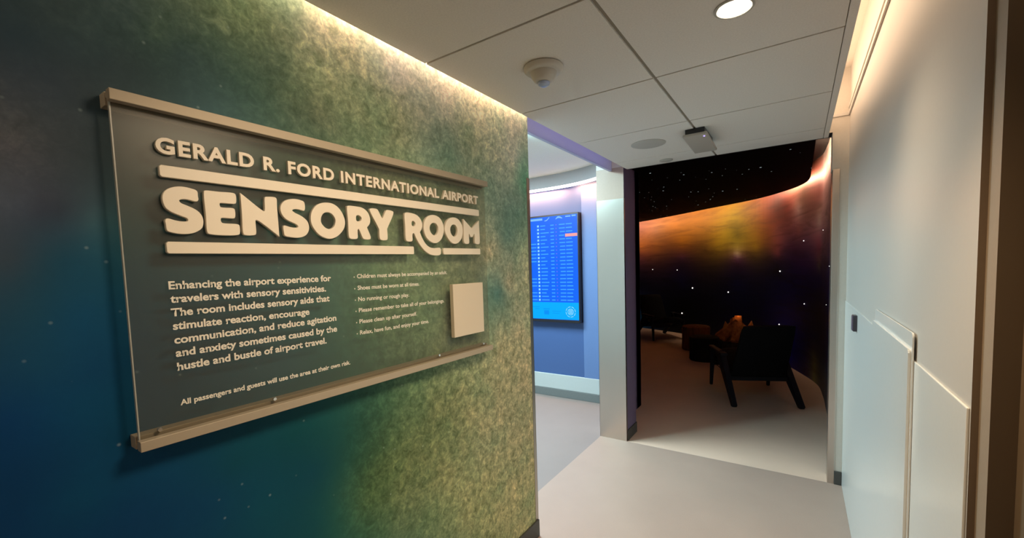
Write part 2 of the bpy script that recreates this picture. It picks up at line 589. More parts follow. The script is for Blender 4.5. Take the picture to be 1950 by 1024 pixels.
REEF = [(-1.646,1.124,0.004,0.0669,0.107),(-1.475,1.158,0.004,0.0708,0.0903),(-1.918,1.454,0.004,0.0609,0.1663),(-2.005,1.583,0.0141,0.0843,0.1592),(-1.585,0.955,0.004,0.0735,0.1225),(-1.944,1.691,0.0079,0.0772,0.1545),(-1.324,0.881,0.0287,0.1091,0.0835),(-2.01,1.819,0.1048,0.1434,0.2121),(-1.915,2.22,0.0771,0.1297,0.1462),(-0.042,2.148,0.1562,0.4473,0.2898),(-0.135,1.975,0.2328,0.4011,0.3291),(-0.248,1.823,0.1768,0.321,0.2736),(-0.348,1.515,0.0779,0.1983,0.1911),(-0.174,2.229,0.75,0.75,0.6204),(-0.052,1.74,0.6167,0.6774,0.4431),(-0.262,1.567,0.4267,0.4316,0.3095),(-0.672,2.196,0.2376,0.3661,0.282),(-0.554,2.294,0.3398,0.4283,0.2911),(-0.083,1.375,0.4656,0.4923,0.342),(-0.126,0.575,0.3824,0.3874,0.232),(-0.814,2.067,0.3143,0.4938,0.3987),(-1.796,2.286,0.0945,0.1724,0.1868),(-1.626,2.378,0.2127,0.3345,0.2208),(-1.518,2.399,0.272,0.4011,0.2405),(-1.466,2.286,0.1369,0.2187,0.1677),(-1.696,2.228,0.059,0.1219,0.1356),(-1.815,2.158,0.05,0.09,0.1108),(-1.94,2.08,0.0623,0.0988,0.1434),(-1.423,2.208,0.142,0.2173,0.1515),(-1.205,2.418,0.75,0.75,0.5709),(-1.17,2.286,0.3565,0.4478,0.2984),(-0.51,2.367,0.75,0.75,0.5902),(-0.109,2.443,0.5228,0.5304,0.4762),(-1.998,1.471,0.0085,0.0786,0.1752),(-2.014,1.25,0.004,0.0476,0.1432),(-1.95,1.367,0.004,0.0714,0.1753),(-1.879,1.089,0.004,0.0483,0.1445),(-1.823,1.169,0.004,0.0609,0.1527),(-1.212,0.91,0.0459,0.107,0.0527),(-1.017,0.715,0.1412,0.2101,0.1153),(-0.535,0.484,0.3485,0.3811,0.2008),(-0.519,0.753,0.2724,0.3282,0.2034),(-1.96,1.803,0.0369,0.0477,0.0828),(-1.895,1.785,0.0523,0.146,0.1999),(-1.993,2.154,0.0543,0.1034,0.1447),(-2.008,1.955,0.1307,0.1455,0.1717),(-2.026,1.692,0.0568,0.0848,0.1265),(-2.049,1.374,0.004,0.054,0.1865),(-2.064,1.162,0.004,0.0468,0.1534),(-1.892,2.197,0.0826,0.1501,0.1748),(-1.911,1.922,0.0403,0.0649,0.0889),(-1.935,1.575,0.005,0.0779,0.1909),(-1.964,1.169,0.004,0.0682,0.1595),(-1.748,2.258,0.0972,0.1917,0.1518),(-1.756,2.142,0.0439,0.0929,0.1043),(-1.564,2.336,0.2624,0.3975,0.2617),(-1.573,2.204,0.0654,0.141,0.125),(-1.647,2.07,0.0647,0.1612,0.1999),(-1.321,2.439,0.75,0.75,0.6151),(-1.33,2.303,0.4683,0.5912,0.3899),(-1.339,2.167,0.0997,0.1528,0.1093),(-1.388,2.482,0.419,0.5197,0.4099),(-0.995,2.4,0.75,0.75,0.75),(-1.001,2.298,0.4303,0.5083,0.3431),(-1.009,2.176,0.2369,0.3045,0.2055),(-0.695,2.387,0.75,0.75,0.6742),(-0.773,2.209,0.2358,0.3342,0.2731),(-0.635,2.204,0.3424,0.4421,0.3576),(-0.289,2.397,0.75,0.75,0.5897),(-0.146,2.262,0.75,0.75,0.6798),(-0.268,1.906,0.2083,0.3501,0.2872),(-0.104,2.036,0.3381,0.4576,0.3754),(-0.178,1.68,0.401,0.4625,0.3425),(-0.366,1.461,0.1512,0.2624,0.2053),(-0.304,1.256,0.41,0.4069,0.2619),(-0.108,0.915,0.3774,0.3828,0.2422),(-0.141,0.296,0.4015,0.4087,0.2206),(-0.396,1.736,0.6078,0.533,0.3686),(-0.582,1.119,0.334,0.3754,0.2241),(-0.773,1.091,0.1678,0.2244,0.1202),(-0.937,1.066,0.1249,0.1966,0.105),(-1.085,0.962,0.1015,0.1786,0.0878),(-1.2,1.105,0.0306,0.0948,0.0628),(-1.218,0.812,0.0724,0.1479,0.07),(-1.415,0.996,0.004,0.0625,0.1009),(-1.578,1.065,0.004,0.0677,0.1207),(-1.716,1.05,0.004,0.0568,0.1432),(-1.426,0.821,0.0056,0.0743,0.0995),(-0.801,0.612,0.2394,0.3121,0.1689),(-1.673,1.689,0.0173,0.127,0.1999),(-1.457,1.688,0.0415,0.1886,0.2365),(-1.157,1.783,0.2822,0.5039,0.3682),(-0.73,1.801,0.3846,0.6116,0.4754),(-1.178,1.454,0.1511,0.3647,0.2365),(-0.754,1.4,0.3846,0.6116,0.4198),(-1.479,1.361,0.024,0.1509,0.2214)]  # print colours with cove glow and a brownish reflection fitted in
SKY = [(8.604,2.563,0.146,0.0542,0.0452),(7.342,2.562,0.1945,0.0735,0.0102),(5.702,2.585,0.1568,0.1059,0.002),(4.353,2.581,0.0266,0.0015,0.001),(3.462,2.6,0.084,0.033,0.0224),(2.909,2.611,0.0487,0.0061,0.0059),(2.622,2.945,0.9,0.9,0.9),(8.61,2.095,0.8289,0.2685,0.0472),(7.344,2.142,0.2455,0.0925,0.0023),(5.612,2.175,0.0765,0.0562,0.001),(5.609,1.774,0.9,0.9,0.9),(6.223,1.957,0.2148,0.142,0.0029),(5.018,1.895,0.3958,0.2354,0.0069),(4.343,2.117,0.4781,0.1346,0.1423),(2.881,2.14,0.9,0.9,0.9),(8.614,1.759,0.2216,0.0553,0.0839),(7.346,1.779,0.0811,0.0194,0.0688),(4.335,1.735,0.9,0.1726,0.1914),(2.861,1.802,0.4355,0.0677,0.1888),(7.347,1.597,0.0096,0.0034,0.0129),(5.607,1.573,0.0113,0.001,0.0092),(4.331,1.522,0.0017,0.001,0.0199),(2.844,1.532,0.3425,0.3255,0.1797),(8.622,1.15,0.0084,0.0066,0.0303),(7.349,1.171,0.0052,0.0022,0.0656),(5.605,1.219,0.001,0.001,0.0552),(4.326,1.266,0.001,0.0014,0.1269),(2.829,1.329,0.001,0.001,0.1476),(8.632,0.33,0.029,0.2651,0.8042),(7.353,0.557,0.001,0.001,0.001),(5.004,0.769,0.001,0.001,0.0365),(2.8,0.923,0.001,0.001,0.0337),(3.004,0.261,0.5715,0.6137,0.1646),(3.955,0.463,0.0024,0.001,0.5391),(8.145,2.455,0.2377,0.1067,0.0614),(6.556,2.587,0.2056,0.0879,0.0093),(5.027,2.59,0.0928,0.0309,0.001),(5.023,2.267,0.1583,0.0681,0.003),(6.556,2.254,0.1418,0.0656,0.001),(8.149,2.068,0.4738,0.1573,0.0295),(3.638,2.365,0.9,0.6725,0.7131),(3.628,2.06,0.7991,0.2385,0.2844)]
LETTERS = [('S',[[(-1.7099,1.8477),(-1.7127,1.8431),(-1.7169,1.8425),(-1.7307,1.8453),(-1.7419,1.8453),(-1.7501,1.8421),(-1.7511,1.8392),(-1.7475,1.834),(-1.735,1.8287),(-1.7207,1.8226),(-1.7112,1.8158),(-1.7044,1.8048),(-1.7027,1.7913),(-1.7062,1.7774),(-1.7144,1.7692),(-1.7265,1.7628),(-1.743,1.7597),(-1.7588,1.7602),(-1.7711,1.7624),(-1.7778,1.7648),(-1.7798,1.7692),(-1.7805,1.7802),(-1.7811,1.7893),(-1.7789,1.7928),(-1.7743,1.7935),(-1.7645,1.7909),(-1.7521,1.7887),(-1.7426,1.7888),(-1.7357,1.7904),(-1.7341,1.7942),(-1.7363,1.7984),(-1.7449,1.8024),(-1.7572,1.807),(-1.7692,1.8124),(-1.7778,1.8198),(-1.7817,1.8294),(-1.7829,1.8438),(-1.7799,1.8551),(-1.7717,1.8643),(-1.7606,1.8704),(-1.7479,1.8737),(-1.7352,1.8739),(-1.7223,1.8719),(-1.7134,1.8693),(-1.7107,1.8658),(-1.7105,1.8562)]]),('E',[[(-1.6949,1.8688),(-1.693,1.871),(-1.6623,1.872),(-1.6244,1.8724),(-1.6218,1.869),(-1.6221,1.8495),(-1.6242,1.8466),(-1.6587,1.8449),(-1.6615,1.8432),(-1.6624,1.8382),(-1.6604,1.8328),(-1.6559,1.8318),(-1.629,1.832),(-1.6267,1.8296),(-1.6271,1.8101),(-1.6294,1.8072),(-1.6586,1.8061),(-1.6615,1.8039),(-1.6622,1.7982),(-1.6599,1.7923),(-1.6551,1.7907),(-1.6204,1.7899),(-1.6177,1.787),(-1.6181,1.7673),(-1.6212,1.7636),(-1.69,1.7623),(-1.6938,1.7654),(-1.6946,1.8095)]]),('N',[[(-1.6082,1.8748,1),(-1.5514,1.8324),(-1.5482,1.8323),(-1.5466,1.835),(-1.5447,1.8688),(-1.543,1.8726),(-1.5369,1.8738),(-1.5162,1.8749),(-1.5125,1.8719),(-1.5124,1.8493),(-1.5113,1.7644,1),(-1.5708,1.8072),(-1.574,1.8058),(-1.5751,1.8036),(-1.5758,1.7683),(-1.5787,1.765),(-1.6059,1.7643),(-1.608,1.7678),(-1.608,1.821)]]),('S',[[(-1.4275,1.8497),(-1.4308,1.8454),(-1.438,1.847),(-1.4525,1.8489),(-1.4645,1.8461),(-1.4678,1.8424),(-1.4604,1.8362),(-1.4441,1.8296),(-1.4299,1.8214),(-1.4206,1.8115),(-1.4172,1.7975),(-1.4199,1.7832),(-1.4281,1.7721),(-1.441,1.7652),(-1.4557,1.7627),(-1.4724,1.7632),(-1.4874,1.7648),(-1.4941,1.7679),(-1.4958,1.7768),(-1.4965,1.7903),(-1.4946,1.7949),(-1.4889,1.7948),(-1.4752,1.7916),(-1.461,1.7909),(-1.4525,1.7925),(-1.4499,1.7955),(-1.4555,1.8021),(-1.4694,1.808),(-1.4853,1.8148),(-1.496,1.8252),(-1.5009,1.8371),(-1.5007,1.8505),(-1.4948,1.8612),(-1.4839,1.8702),(-1.4697,1.8752),(-1.453,1.8771),(-1.4386,1.8753),(-1.4302,1.8727),(-1.4274,1.8672)]]),('O',[[(-1.4085,1.826),(-1.4031,1.8455),(-1.3891,1.8636),(-1.37,1.874),(-1.351,1.8777),(-1.3292,1.8759),(-1.3101,1.8653),(-1.2955,1.8465),(-1.2883,1.8229),(-1.2925,1.8022),(-1.3068,1.7836),(-1.3248,1.7702),(-1.3447,1.7638),(-1.3637,1.766),(-1.3831,1.7749),(-1.3978,1.7898),(-1.4069,1.8071)],[(-1.3761,1.8214),(-1.3727,1.8338),(-1.364,1.8442),(-1.3516,1.8485),(-1.3393,1.8469),(-1.3288,1.8386),(-1.3226,1.8254),(-1.325,1.8102),(-1.3342,1.7984),(-1.3469,1.7935),(-1.359,1.7957),(-1.3693,1.8036),(-1.3753,1.8129)]]),('R',[[(-1.2756,1.8726),(-1.2731,1.8754),(-1.2412,1.8765),(-1.2163,1.8745),(-1.1993,1.8655),(-1.1888,1.8517),(-1.1859,1.8358),(-1.189,1.822),(-1.2013,1.8086,1),(-1.1872,1.7734),(-1.1901,1.7684),(-1.212,1.7676),(-1.2182,1.77),(-1.2322,1.798),(-1.2361,1.8017),(-1.2401,1.7975),(-1.2417,1.7711),(-1.2457,1.7675),(-1.2695,1.7674),(-1.2738,1.7711),(-1.2749,1.8239)],[(-1.2433,1.8445),(-1.2393,1.8482),(-1.2306,1.8487),(-1.2221,1.8436),(-1.2197,1.8372),(-1.2239,1.8297),(-1.232,1.8265),(-1.2407,1.8269),(-1.2441,1.8314)]]),('Y',[[(-1.1842,1.8723),(-1.1807,1.8754),(-1.1573,1.8768),(-1.1507,1.8741),(-1.1335,1.8467),(-1.1301,1.8455),(-1.1264,1.8486),(-1.1125,1.8736),(-1.1087,1.8767),(-1.0818,1.875),(-1.0783,1.871),(-1.1119,1.809,1),(-1.1125,1.7709),(-1.1173,1.7679),(-1.1401,1.7679),(-1.1451,1.771),(-1.1464,1.8056,1)]]),('R',[[(-1.0212,1.8708),(-1.017,1.8755),(-0.9832,1.8762),(-0.955,1.8689),(-0.9371,1.852),(-0.9318,1.834),(-0.937,1.8183),(-0.9471,1.8055,1),(-0.935,1.7814),(-0.915,1.7573),(-0.8937,1.7453),(-0.8669,1.7421),(-0.8344,1.7441),(-0.8299,1.7396),(-0.8311,1.7208),(-0.837,1.7158),(-0.8686,1.7139),(-0.8953,1.7185),(-0.9251,1.7337),(-0.9493,1.7563),(-0.9666,1.7802),(-0.9778,1.7993),(-0.9839,1.7996),(-0.9874,1.7943),(-0.9888,1.7717),(-0.9931,1.7677),(-1.0158,1.7678),(-1.0207,1.772),(-1.0215,1.8222)],[(-0.9885,1.8428),(-0.9842,1.8476),(-0.9749,1.8468),(-0.9671,1.8392),(-0.9688,1.8316),(-0.9761,1.8266),(-0.9854,1.8269),(-0.9892,1.8308)]]),('O',[[(-0.9223,1.8284),(-0.9156,1.8536),(-0.8971,1.8706),(-0.8722,1.879),(-0.845,1.8771),(-0.8224,1.8654),(-0.8094,1.8453),(-0.8057,1.8259),(-0.8121,1.7995),(-0.8275,1.7793),(-0.8517,1.7662),(-0.8745,1.7664),(-0.8963,1.7752),(-0.913,1.7901),(-0.9213,1.8099)],[(-0.8911,1.8241),(-0.8858,1.8386),(-0.8695,1.8485),(-0.8514,1.8463),(-0.8406,1.8352),(-0.8382,1.8208),(-0.8446,1.806),(-0.8614,1.7956),(-0.877,1.7996),(-0.8875,1.8102)]]),('O',[[(-0.7973,1.8297),(-0.7896,1.8532),(-0.7689,1.8718),(-0.741,1.8794),(-0.713,1.8755),(-0.693,1.86),(-0.6825,1.84),(-0.6823,1.8159),(-0.6917,1.7913),(-0.7139,1.7717),(-0.735,1.7659),(-0.7599,1.7718),(-0.7812,1.7894),(-0.7946,1.8102)],[(-0.7653,1.825),(-0.7599,1.8403),(-0.7453,1.8496),(-0.7276,1.8474),(-0.717,1.8345),(-0.7164,1.8176),(-0.7251,1.8019),(-0.7409,1.7954),(-0.7532,1.8006),(-0.7626,1.8118)]]),('M',[[(-0.6717,1.877,1),(-0.615,1.8388,1),(-0.5608,1.8783,1),(-0.5609,1.773),(-0.567,1.7692),(-0.5875,1.7704),(-0.5942,1.7738),(-0.5938,1.8115),(-0.5992,1.8166),(-0.6115,1.8017),(-0.6173,1.7997),(-0.6255,1.8029),(-0.6349,1.8148),(-0.639,1.8111),(-0.6384,1.7741),(-0.6442,1.7687),(-0.6661,1.7697),(-0.6723,1.7748),(-0.6725,1.8268)]])]

# ---------------------------------------------------------------- the setting
YD = 1.648      # plane of the doorway
W = 1.594       # right wall
ZC = 2.5        # hung ceiling
TOP = 2.95

# floors
struct(box('floor', -0.26, 1.75, -4.6, YD, -0.12, 0.0, M['floor_corridor']))
struct(box('floor_left', -4.2, -0.26, -1.4, 2.62, -0.12, 0.0, M['floor_alcove']))
bm = bmesh.new()
add_box(bm, -0.26, 1.70, YD, 2.75, -0.12, 0.0)
add_box(bm, -4.2, 1.70, 2.75, 9.6, -0.12, 0.0)
struct(link_mesh('floor_back', bm, M['floor_inner']))


def grid_wall(name, us, zs, place, mats, cols, back):
    """a thick wall whose front is a fine grid carrying the colour layer"""
    bm = bmesh.new()
    lay = bm.verts.layers.float_color.new('Col')
    V = []
    k = 0
    for u in us:
        row = []
        for z in zs:
            v = bm.verts.new(place(u, z))
            v[lay] = cols[k]
            k += 1
            row.append(v)
        V.append(row)
    for i in range(len(us) - 1):
        for j in range(len(zs) - 1):
            bm.faces.new((V[i][j], V[i + 1][j], V[i + 1][j + 1], V[i][j + 1]))
    # body behind
    B = [[bm.verts.new(back(u, z)) for z in (zs[0], zs[-1])] for u in us]
    for i in range(len(us) - 1):
        for f in ((B[i][0], B[i][1], B[i + 1][1], B[i + 1][0]),):
            bm.faces.new(f).material_index = 1
        bm.faces.new((V[i][0], B[i][0], B[i + 1][0], V[i + 1][0])).material_index = 1
        bm.faces.new((V[i][-1], V[i + 1][-1], B[i + 1][1], B[i][1])).material_index = 1
    for i in (0, len(us) - 1):
        bm.faces.new([B[i][0]] + V[i] + [B[i][1]]).material_index = 1
    return link_mesh(name, bm, mats)


us = [-4.6 + 4.6 * i / 184 for i in range(185)]
zs = [TOP * i / 118 for i in range(119)]
pts = [(u, z) for u in us for z in zs]
cc = rbf_colors([(r[0], r[1], r[2], r[3], r[4]) for r in REEF], pts)
# grain grows from open water (blue) to reef (green and sand)
grain = np.clip((cc[:, 0] + 0.6 * cc[:, 1] - 0.75 * cc[:, 2]) / (cc.sum(1) + 0.01) * 2.4, 0.06, 1.0)
cols = [(*c, a) for c, a in zip(cc, grain)]
struct(grid_wall('wall_left', us, zs, lambda u, z: (0.0, u, z), [M['reef'], M['plain_wall']], cols, lambda u, z: (-0.26, u, z)))
bm = bmesh.new()
add_box(bm, 0.0, 0.012, -4.6, -0.002, 0.0, 0.105, 0.003)
struct(link_mesh('baseboard_left', bm, M['dark_base']))
# steel guard on the end corner of the mural wall
bm = bmesh.new()
add_box(bm, 0.0, 0.002, -0.028, 0.002, 0.0, 2.17)
add_box(bm, -0.03, 0.002, 0.0, 0.002, 0.0, 2.17)
struct(link_mesh('trim_1', bm, M['steel_guard']))

# right wall: plain sheet above, a slightly prouder dado below
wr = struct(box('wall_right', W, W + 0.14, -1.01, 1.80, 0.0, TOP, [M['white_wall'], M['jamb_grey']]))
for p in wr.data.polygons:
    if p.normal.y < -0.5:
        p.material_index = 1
bm = bmesh.new()
add_box(bm, W - 0.005, W, -1.004, YD - 0.002, 0.0, 1.35, 0.002)
struct(link_mesh('trim_2', bm, M['white_panel']))
bm = bmesh.new()
add_box(bm, W - 0.010, W, -1.01, YD, 2.628, 2.652, 0.004)
add_box(bm, W - 0.010, W, -1.01, YD, 2.672, 2.690, 0.004)
add_box(bm, 1.49, W, YD - 0.010, YD, 2.628, 2.652, 0.004)
struct(link_mesh('trim_3', bm, M['white_wall']))
# near door recess at the far right
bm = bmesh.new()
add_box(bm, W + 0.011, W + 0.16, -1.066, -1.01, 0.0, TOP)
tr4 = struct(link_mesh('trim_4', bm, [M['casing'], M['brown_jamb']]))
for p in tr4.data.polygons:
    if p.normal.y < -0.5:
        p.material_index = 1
d1 = struct(box('door_1', W + 0.046, W + 0.09, -2.02, -1.066, 0.0, 2.2, M['brown_door']))
struct(box('wall_right_rear', W + 0.02, W + 0.16, -4.6, -2.02, 0.0, TOP, M['white_wall']))
struct(box('wall_above_door', W + 0.046, W + 0.16, -2.02, -1.066, 2.2, TOP, M['white_wall']))
struct(box('wall_rear', -0.26, W + 0.16, -4.74, -4.6, 0.0, TOP, M['plain_wall']))
struct(box('ceiling_upper', -0.26, W + 0.16, -4.74, 1.80, TOP, TOP + 0.1, M['upper']))

# end wall around the inner doorway
struct(box('wall_end', 1.545, W, YD, 1.80, 0.0, TOP, M['plain_wall']))
bm = bmesh.new()
add_box(bm, -0.26, 1.545, YD, 1.80, 2.53, TOP)
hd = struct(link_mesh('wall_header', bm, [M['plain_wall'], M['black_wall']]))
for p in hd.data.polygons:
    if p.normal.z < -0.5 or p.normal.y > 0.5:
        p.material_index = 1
bm = bmesh.new()
add_box(bm, 1.504, 1.545, YD - 0.004, 1.80, 0.0, 2.272, 0.002)
struct(link_mesh('trim_5', bm, M['steel']))
struct(box('trim_6', 1.500, 1.545, YD, 1.80, 2.272, 2.53, M['plain_wall']))
bm = bmesh.new()
add_box(bm, 1.545, W - 0.006, YD - 0.012, YD, 0.0, 0.1, 0.003)
struct(link_mesh('baseboard_end', bm, M['dark_base']))

# pillar between alcove and inner doorway
pl = box('pillar', -0.262, -0.002, YD + 0.002, 1.93, 0.0, 2.53, [M['pillar_paint'], M['violet_dark']])
for p in pl.data.polygons:
    if p.normal.x > 0.5:
        p.material_index = 1
struct(pl)
bm = bmesh.new()
add_box(bm, -0.264, 0.002, YD - 0.002, YD + 0.002, 0.0, 2.25)
add_box(bm, -0.264, -0.262, YD - 0.002, YD + 0.20, 0.0, 2.25)
add_box(bm, -0.002, 0.002, YD - 0.002, YD + 0.016, 0.0, 2.25)
struct(link_mesh('trim_7', bm, M['steel']))
bm = bmesh.new()
add_box(bm, -0.002, 0.008, YD + 0.02, 1.93, 0.0, 0.1, 0.003)
struct(link_mesh('baseboard_pillar', bm, M['dark_base']))
# beam over the alcove opening
struct(box('beam', -0.135, -0.11, 0.0, YD, 2.505, TOP, M['beam_tint']))

# alcove on the left
struct(box('wall_alcove_back', -4.2, -0.20, 2.59, 2.74, 0.0, TOP, M['blue_wall']))
struct(box('wall_alcove_left', -4.34, -4.2, -1.4, 2.74, 0.0, TOP, M['base_white']))
struct(box('wall_alcove_rear', -4.34, -0.26, -1.54, -1.4, 0.0, TOP, M['base_white']))
struct(box('ceiling_alcove', -4.34, -0.26, -1.54, 2.74, 2.775, TOP, M['alcove_ceiling']))
bm = bmesh.new()
add_box(bm, -0.84, -0.262, 2.575, 2.59, 0.27, 2.60, 0.004)
struct(link_mesh('trim_8', bm, M['light_blue']))
bm = bmesh.new()
add_box(bm, -4.2, -0.262, 2.57, 2.59, 0.10, 0.29, 0.006)
struct(link_mesh('trim_9', bm, M['base_white']))
bm = bmesh.new()
add_box(bm, -4.2, -0.262, 2.565, 2.59, 0.0, 0.10, 0.004)
struct(link_mesh('baseboard_alcove', bm, M['base_grey']))
# curved bulkhead above the violet wall, its tape light shines down the wall
arc = catmull([(-3.0, 2.47), (-2.2, 2.53), (-1.54, 2.53), (-1.0, 2.50), (-0.6, 2.37), (-0.28, 2.15)], 6)
bm = bmesh.new()
add_prism(bm, arc + [(x, y + 0.03) for x, y in reversed(arc)], 2.625, 2.775)
struct(link_mesh('bulkhead', bm, M['bulkhead']))
bm = bmesh.new()
add_prism(bm, [(x, y - 0.001) for x, y in arc] + [(x, y + 0.024) for x, y in reversed(arc)], 2.596, 2.625)
led = link_mesh('light_strip', bm, mat('glowing tape light', (1, 0.95, 0.95), 0.4, emit=(1.0, 0.86, 0.90), estr=3.2))
tag(led, 'thin glowing pinkish strip light along the top of the violet wall', 'light')

# hung ceiling of the corridor: tiles with shadow gaps on a tray
X0, X1 = 0.032, 1.476
YS = [-4.523, -3.788, -3.053, -2.318, -1.583, -0.848, -0.113, 0.622, 1.357, YD + 0.002]
bm = bmesh.new()
add_box(bm, X0, X1, -4.55, YD + 0.002, ZC + 0.008, ZC + 0.035, mi=1)
gp = 0.005
for a, b in zip(YS, YS[1:]):
    add_box(bm, X0, 0.756 - 0.0075, a + gp, b - gp, ZC, ZC + 0.012, 0.0012, 0, 1)
    add_box(bm, 0.756 + 0.0075, X1 - 0.031, a + gp, b - gp, ZC, ZC + 0.012, 0.0012, 0, 1)
add_box(bm, X1 - 0.028, X1, -4.55, YD + 0.002, ZC, ZC + 0.035, 0.001, 0, 1)
struct(link_mesh('ceiling', bm, [M['tile'], M['tile_gap']]))

# inner room
plan = catmull(MURAL_PLAN, 8)
S = [0.0]
for a, b in zip(plan, plan[1:]):
    S.append(S[-1] + math.dist(a, b))
nor = []
for i in range(len(plan)):
    a, b = plan[max(i - 1, 0)], plan[min(i + 1, len(plan) - 1)]
    t = Vector((b[0] - a[0], b[1] - a[1])).normalized()
    nor.append((t.y, -t.x))
idx = list(range(len(plan)))
zs2 = [0.0, 0.1, 0.2, 0.3, 0.45, 0.6, 0.8, 1.0] + [1.1 + 0.05 * i for i in range(38)]
zs2 = [z for z in zs2 if z < TOP] + [TOP]
pts = [(S[i], z) for i in idx for z in zs2]
cc = rbf_colors([(r[0], r[1], r[2], r[3], r[4]) for r in SKY], pts, 0.08)
cols = [(*c, 1.0) for c in cc]
mural = struct(grid_wall('wall_mural', idx, zs2, lambda i, z: (plan[i][0], plan[i][1], z), [M['sunset'], M['black_wall']], cols,
                         lambda i, z: (plan[i][0] + nor[i][0] * 0.08, plan[i][1] + nor[i][1] * 0.08, z)))


def wall_point(s, z, out=0.0):
    for i in range(len(S) - 1):
        if S[i] <= s <= S[i + 1]:
            t = (s - S[i]) / (S[i + 1] - S[i])
            x = plan[i][0] + t * (plan[i + 1][0] - plan[i][0])
            y = plan[i][1] + t * (plan[i + 1][1] - plan[i][1])
            return Vector((x - nor[i][0] * out, y - nor[i][1] * out, z))


for s, z, r in [(4.23, 1.47, .012), (3.42, 1.91, .008), (7.05, 1.08, .016), (5.92, 1.04, .014), (8.63, 0.54, .021), (7.37, 0.48, .016), (4.24, 0.61, .010), (3.37, 1.02, .008), (7.51, 1.49, .010), (8.27, 1.51, .010), (2.59, 2.0, .005), (1.56, 1.57, .004), (1.99, 1.13, .004)]:
    bm = bmesh.new()
    bmesh.ops.create_icosphere(bm, subdivisions=2, radius=r, matrix=Matrix.Translation(wall_point(s, z, 0.003)))
    link_mesh('star_light', bm, M['star'], mural, smooth=180)

rim = catmull([(1.425, 1.80)] + RIM[1:], 6)
bm = bmesh.new()
add_prism(bm, rim + [(-4.2, 8.9), (-4.2, 2.74), (-0.26, 2.74), (-0.26, 1.80)], 2.68, 2.73)
struct(link_mesh('ceiling_back', bm, M['star_ceiling']))
struct(box('ceiling_back_upper', -4.3, 1.75, 1.80, 9.7, TOP, TOP + 0.1, M['black_wall']))
struct(box('wall_back_left', -4.34, -4.2, 2.74, 9.7, 0.0, TOP, M['black_wall']))
struct(box('wall_back_near', -4.34, -0.26, 2.742, 2.80, 0.0, TOP, M['black_wall']))
struct(box('wall_pillar_return', -0.26, -0.2, 1.93, 2.742, 0.0, TOP, M['violet_dark']))

# ---------------------------------------------------------------- the sign
SO = (0.0, -1.18, 1.2525)
sign = empty('wall_sign', SO, 'long grey frosted acrylic airport sensory room sign with raised cream letters on the underwater mural', 'sign')
panel = box('panel', 0.036, 0.044, -1.861, -0.494, 1.2655, 2.058, M['frosted'], sign)
panel['label'] = 'translucent grey acrylic panel'
bm = bmesh.new()
add_box(bm, 0.0355, 0.0445, -1.8635, -1.861, 1.2655, 2.058)
link_mesh('panel_edge', bm, M['acrylic_edge'], panel)
for z0, z1, nm in ((2.0445, 2.0690, 'top_rail'), (1.2525, 1.2765, 'bottom_rail')):
    bm = bmesh.new()
    add_box(bm, 0.048, 0.070, -1.868, -0.500, z0, z1, 0.0012)
    add_box(bm, 0.0005, 0.035, -1.868, -0.500, z0 - (0.006 if nm == 'top_rail' else 0), z1 + (0 if nm == 'top_rail' else 0.006), 0.0012)
    add_box(bm, 0.030, 0.050, -1.866, -0.502, z0 + (0.010 if nm == 'top_rail' else 0.002), z1 - (0.002 if nm == 'top_rail' else 0.010))
    link_mesh(nm, bm, M['anodised'], sign)
for y in (-1.8235, -1.5503, -0.855, -0.545):
    bm = bmesh.new()
    bmesh.ops.create_cone(bm, cap_ends=True, segments=20, radius1=0.006, radius2=0.0045, depth=0.004,
                          matrix=Matrix.Translation((0.046, y, 1.288)) @ Matrix.Rotation(math.pi / 2, 4, 'Y'))
    link_mesh('screw', bm, M['screw'], sign)

for ch, loops in LETTERS:
    me = curve_mesh([centripetal(lp) for lp in loops], 0.010, 0.0010)
    bm = bmesh.new()
    bm.from_mesh(me)
    bpy.data.meshes.remove(me)
    for v in bm.verts:
        v.co = Vector((0.0497 + v.co.z, v.co.x, v.co.y))
    link_mesh('raised_letter', bm, M['letter'], sign)


def bar(pts4, name):
    """pts4: top-left, bottom-left, top-right, bottom-right as (Y, Z)"""
    tl, bl, tr, br = pts4
    r = 0.0035
    lp = [(tl[0] + r, tl[1]), (tr[0] - r * .6, tr[1]), (tr[0], tr[1] - r), (br[0], br[1] + r), (br[0] - r * .6, br[1]), (bl[0] + r, bl[1]), (bl[0], bl[1] + r), (tl[0], tl[1] - r)]
    me = curve_mesh([lp], 0.010, 0.0010)
    bm = bmesh.new()
    bm.from_mesh(me)
    bpy.data.meshes.remove(me)
    for v in bm.verts:
        v.co = Vector((0.0497 + v.co.z, v.co.x, v.co.y))
    link_mesh(name, bm, M['letter'], sign)


bar([(-1.7841, 1.9201), (-1.7841, 1.8937), (-0.558, 1.9291), (-0.558, 1.9019)], 'raised_bar')
bar([(-1.7825, 1.7382), (-1.7825, 1.7112), (-0.9835, 1.7463), (-0.9835, 1.7175)], 'raised_bar')
bar([(-0.8125, 1.7439), (-0.8125, 1.7184), (-0.558, 1.7465), (-0.558, 1.7209)], 'raised_bar')


def fit_text(bm, y0, y1, z0, z1, cap, x):
    """fit flat lettering on the plane X = x, baseline from (y0, z0) to (y1, z1), capitals 'cap' tall"""
    xs = [v.co.x for v in bm.verts]
    a, b = min(xs), max(xs)
    for v in bm.verts:
        t = (v.co.x - a) / (b - a)
        v.co = Vector((x + v.co.z, y0 + t * (y1 - y0), z0 + t * (z1 - z0) + v.co.y * cap / 0.68))


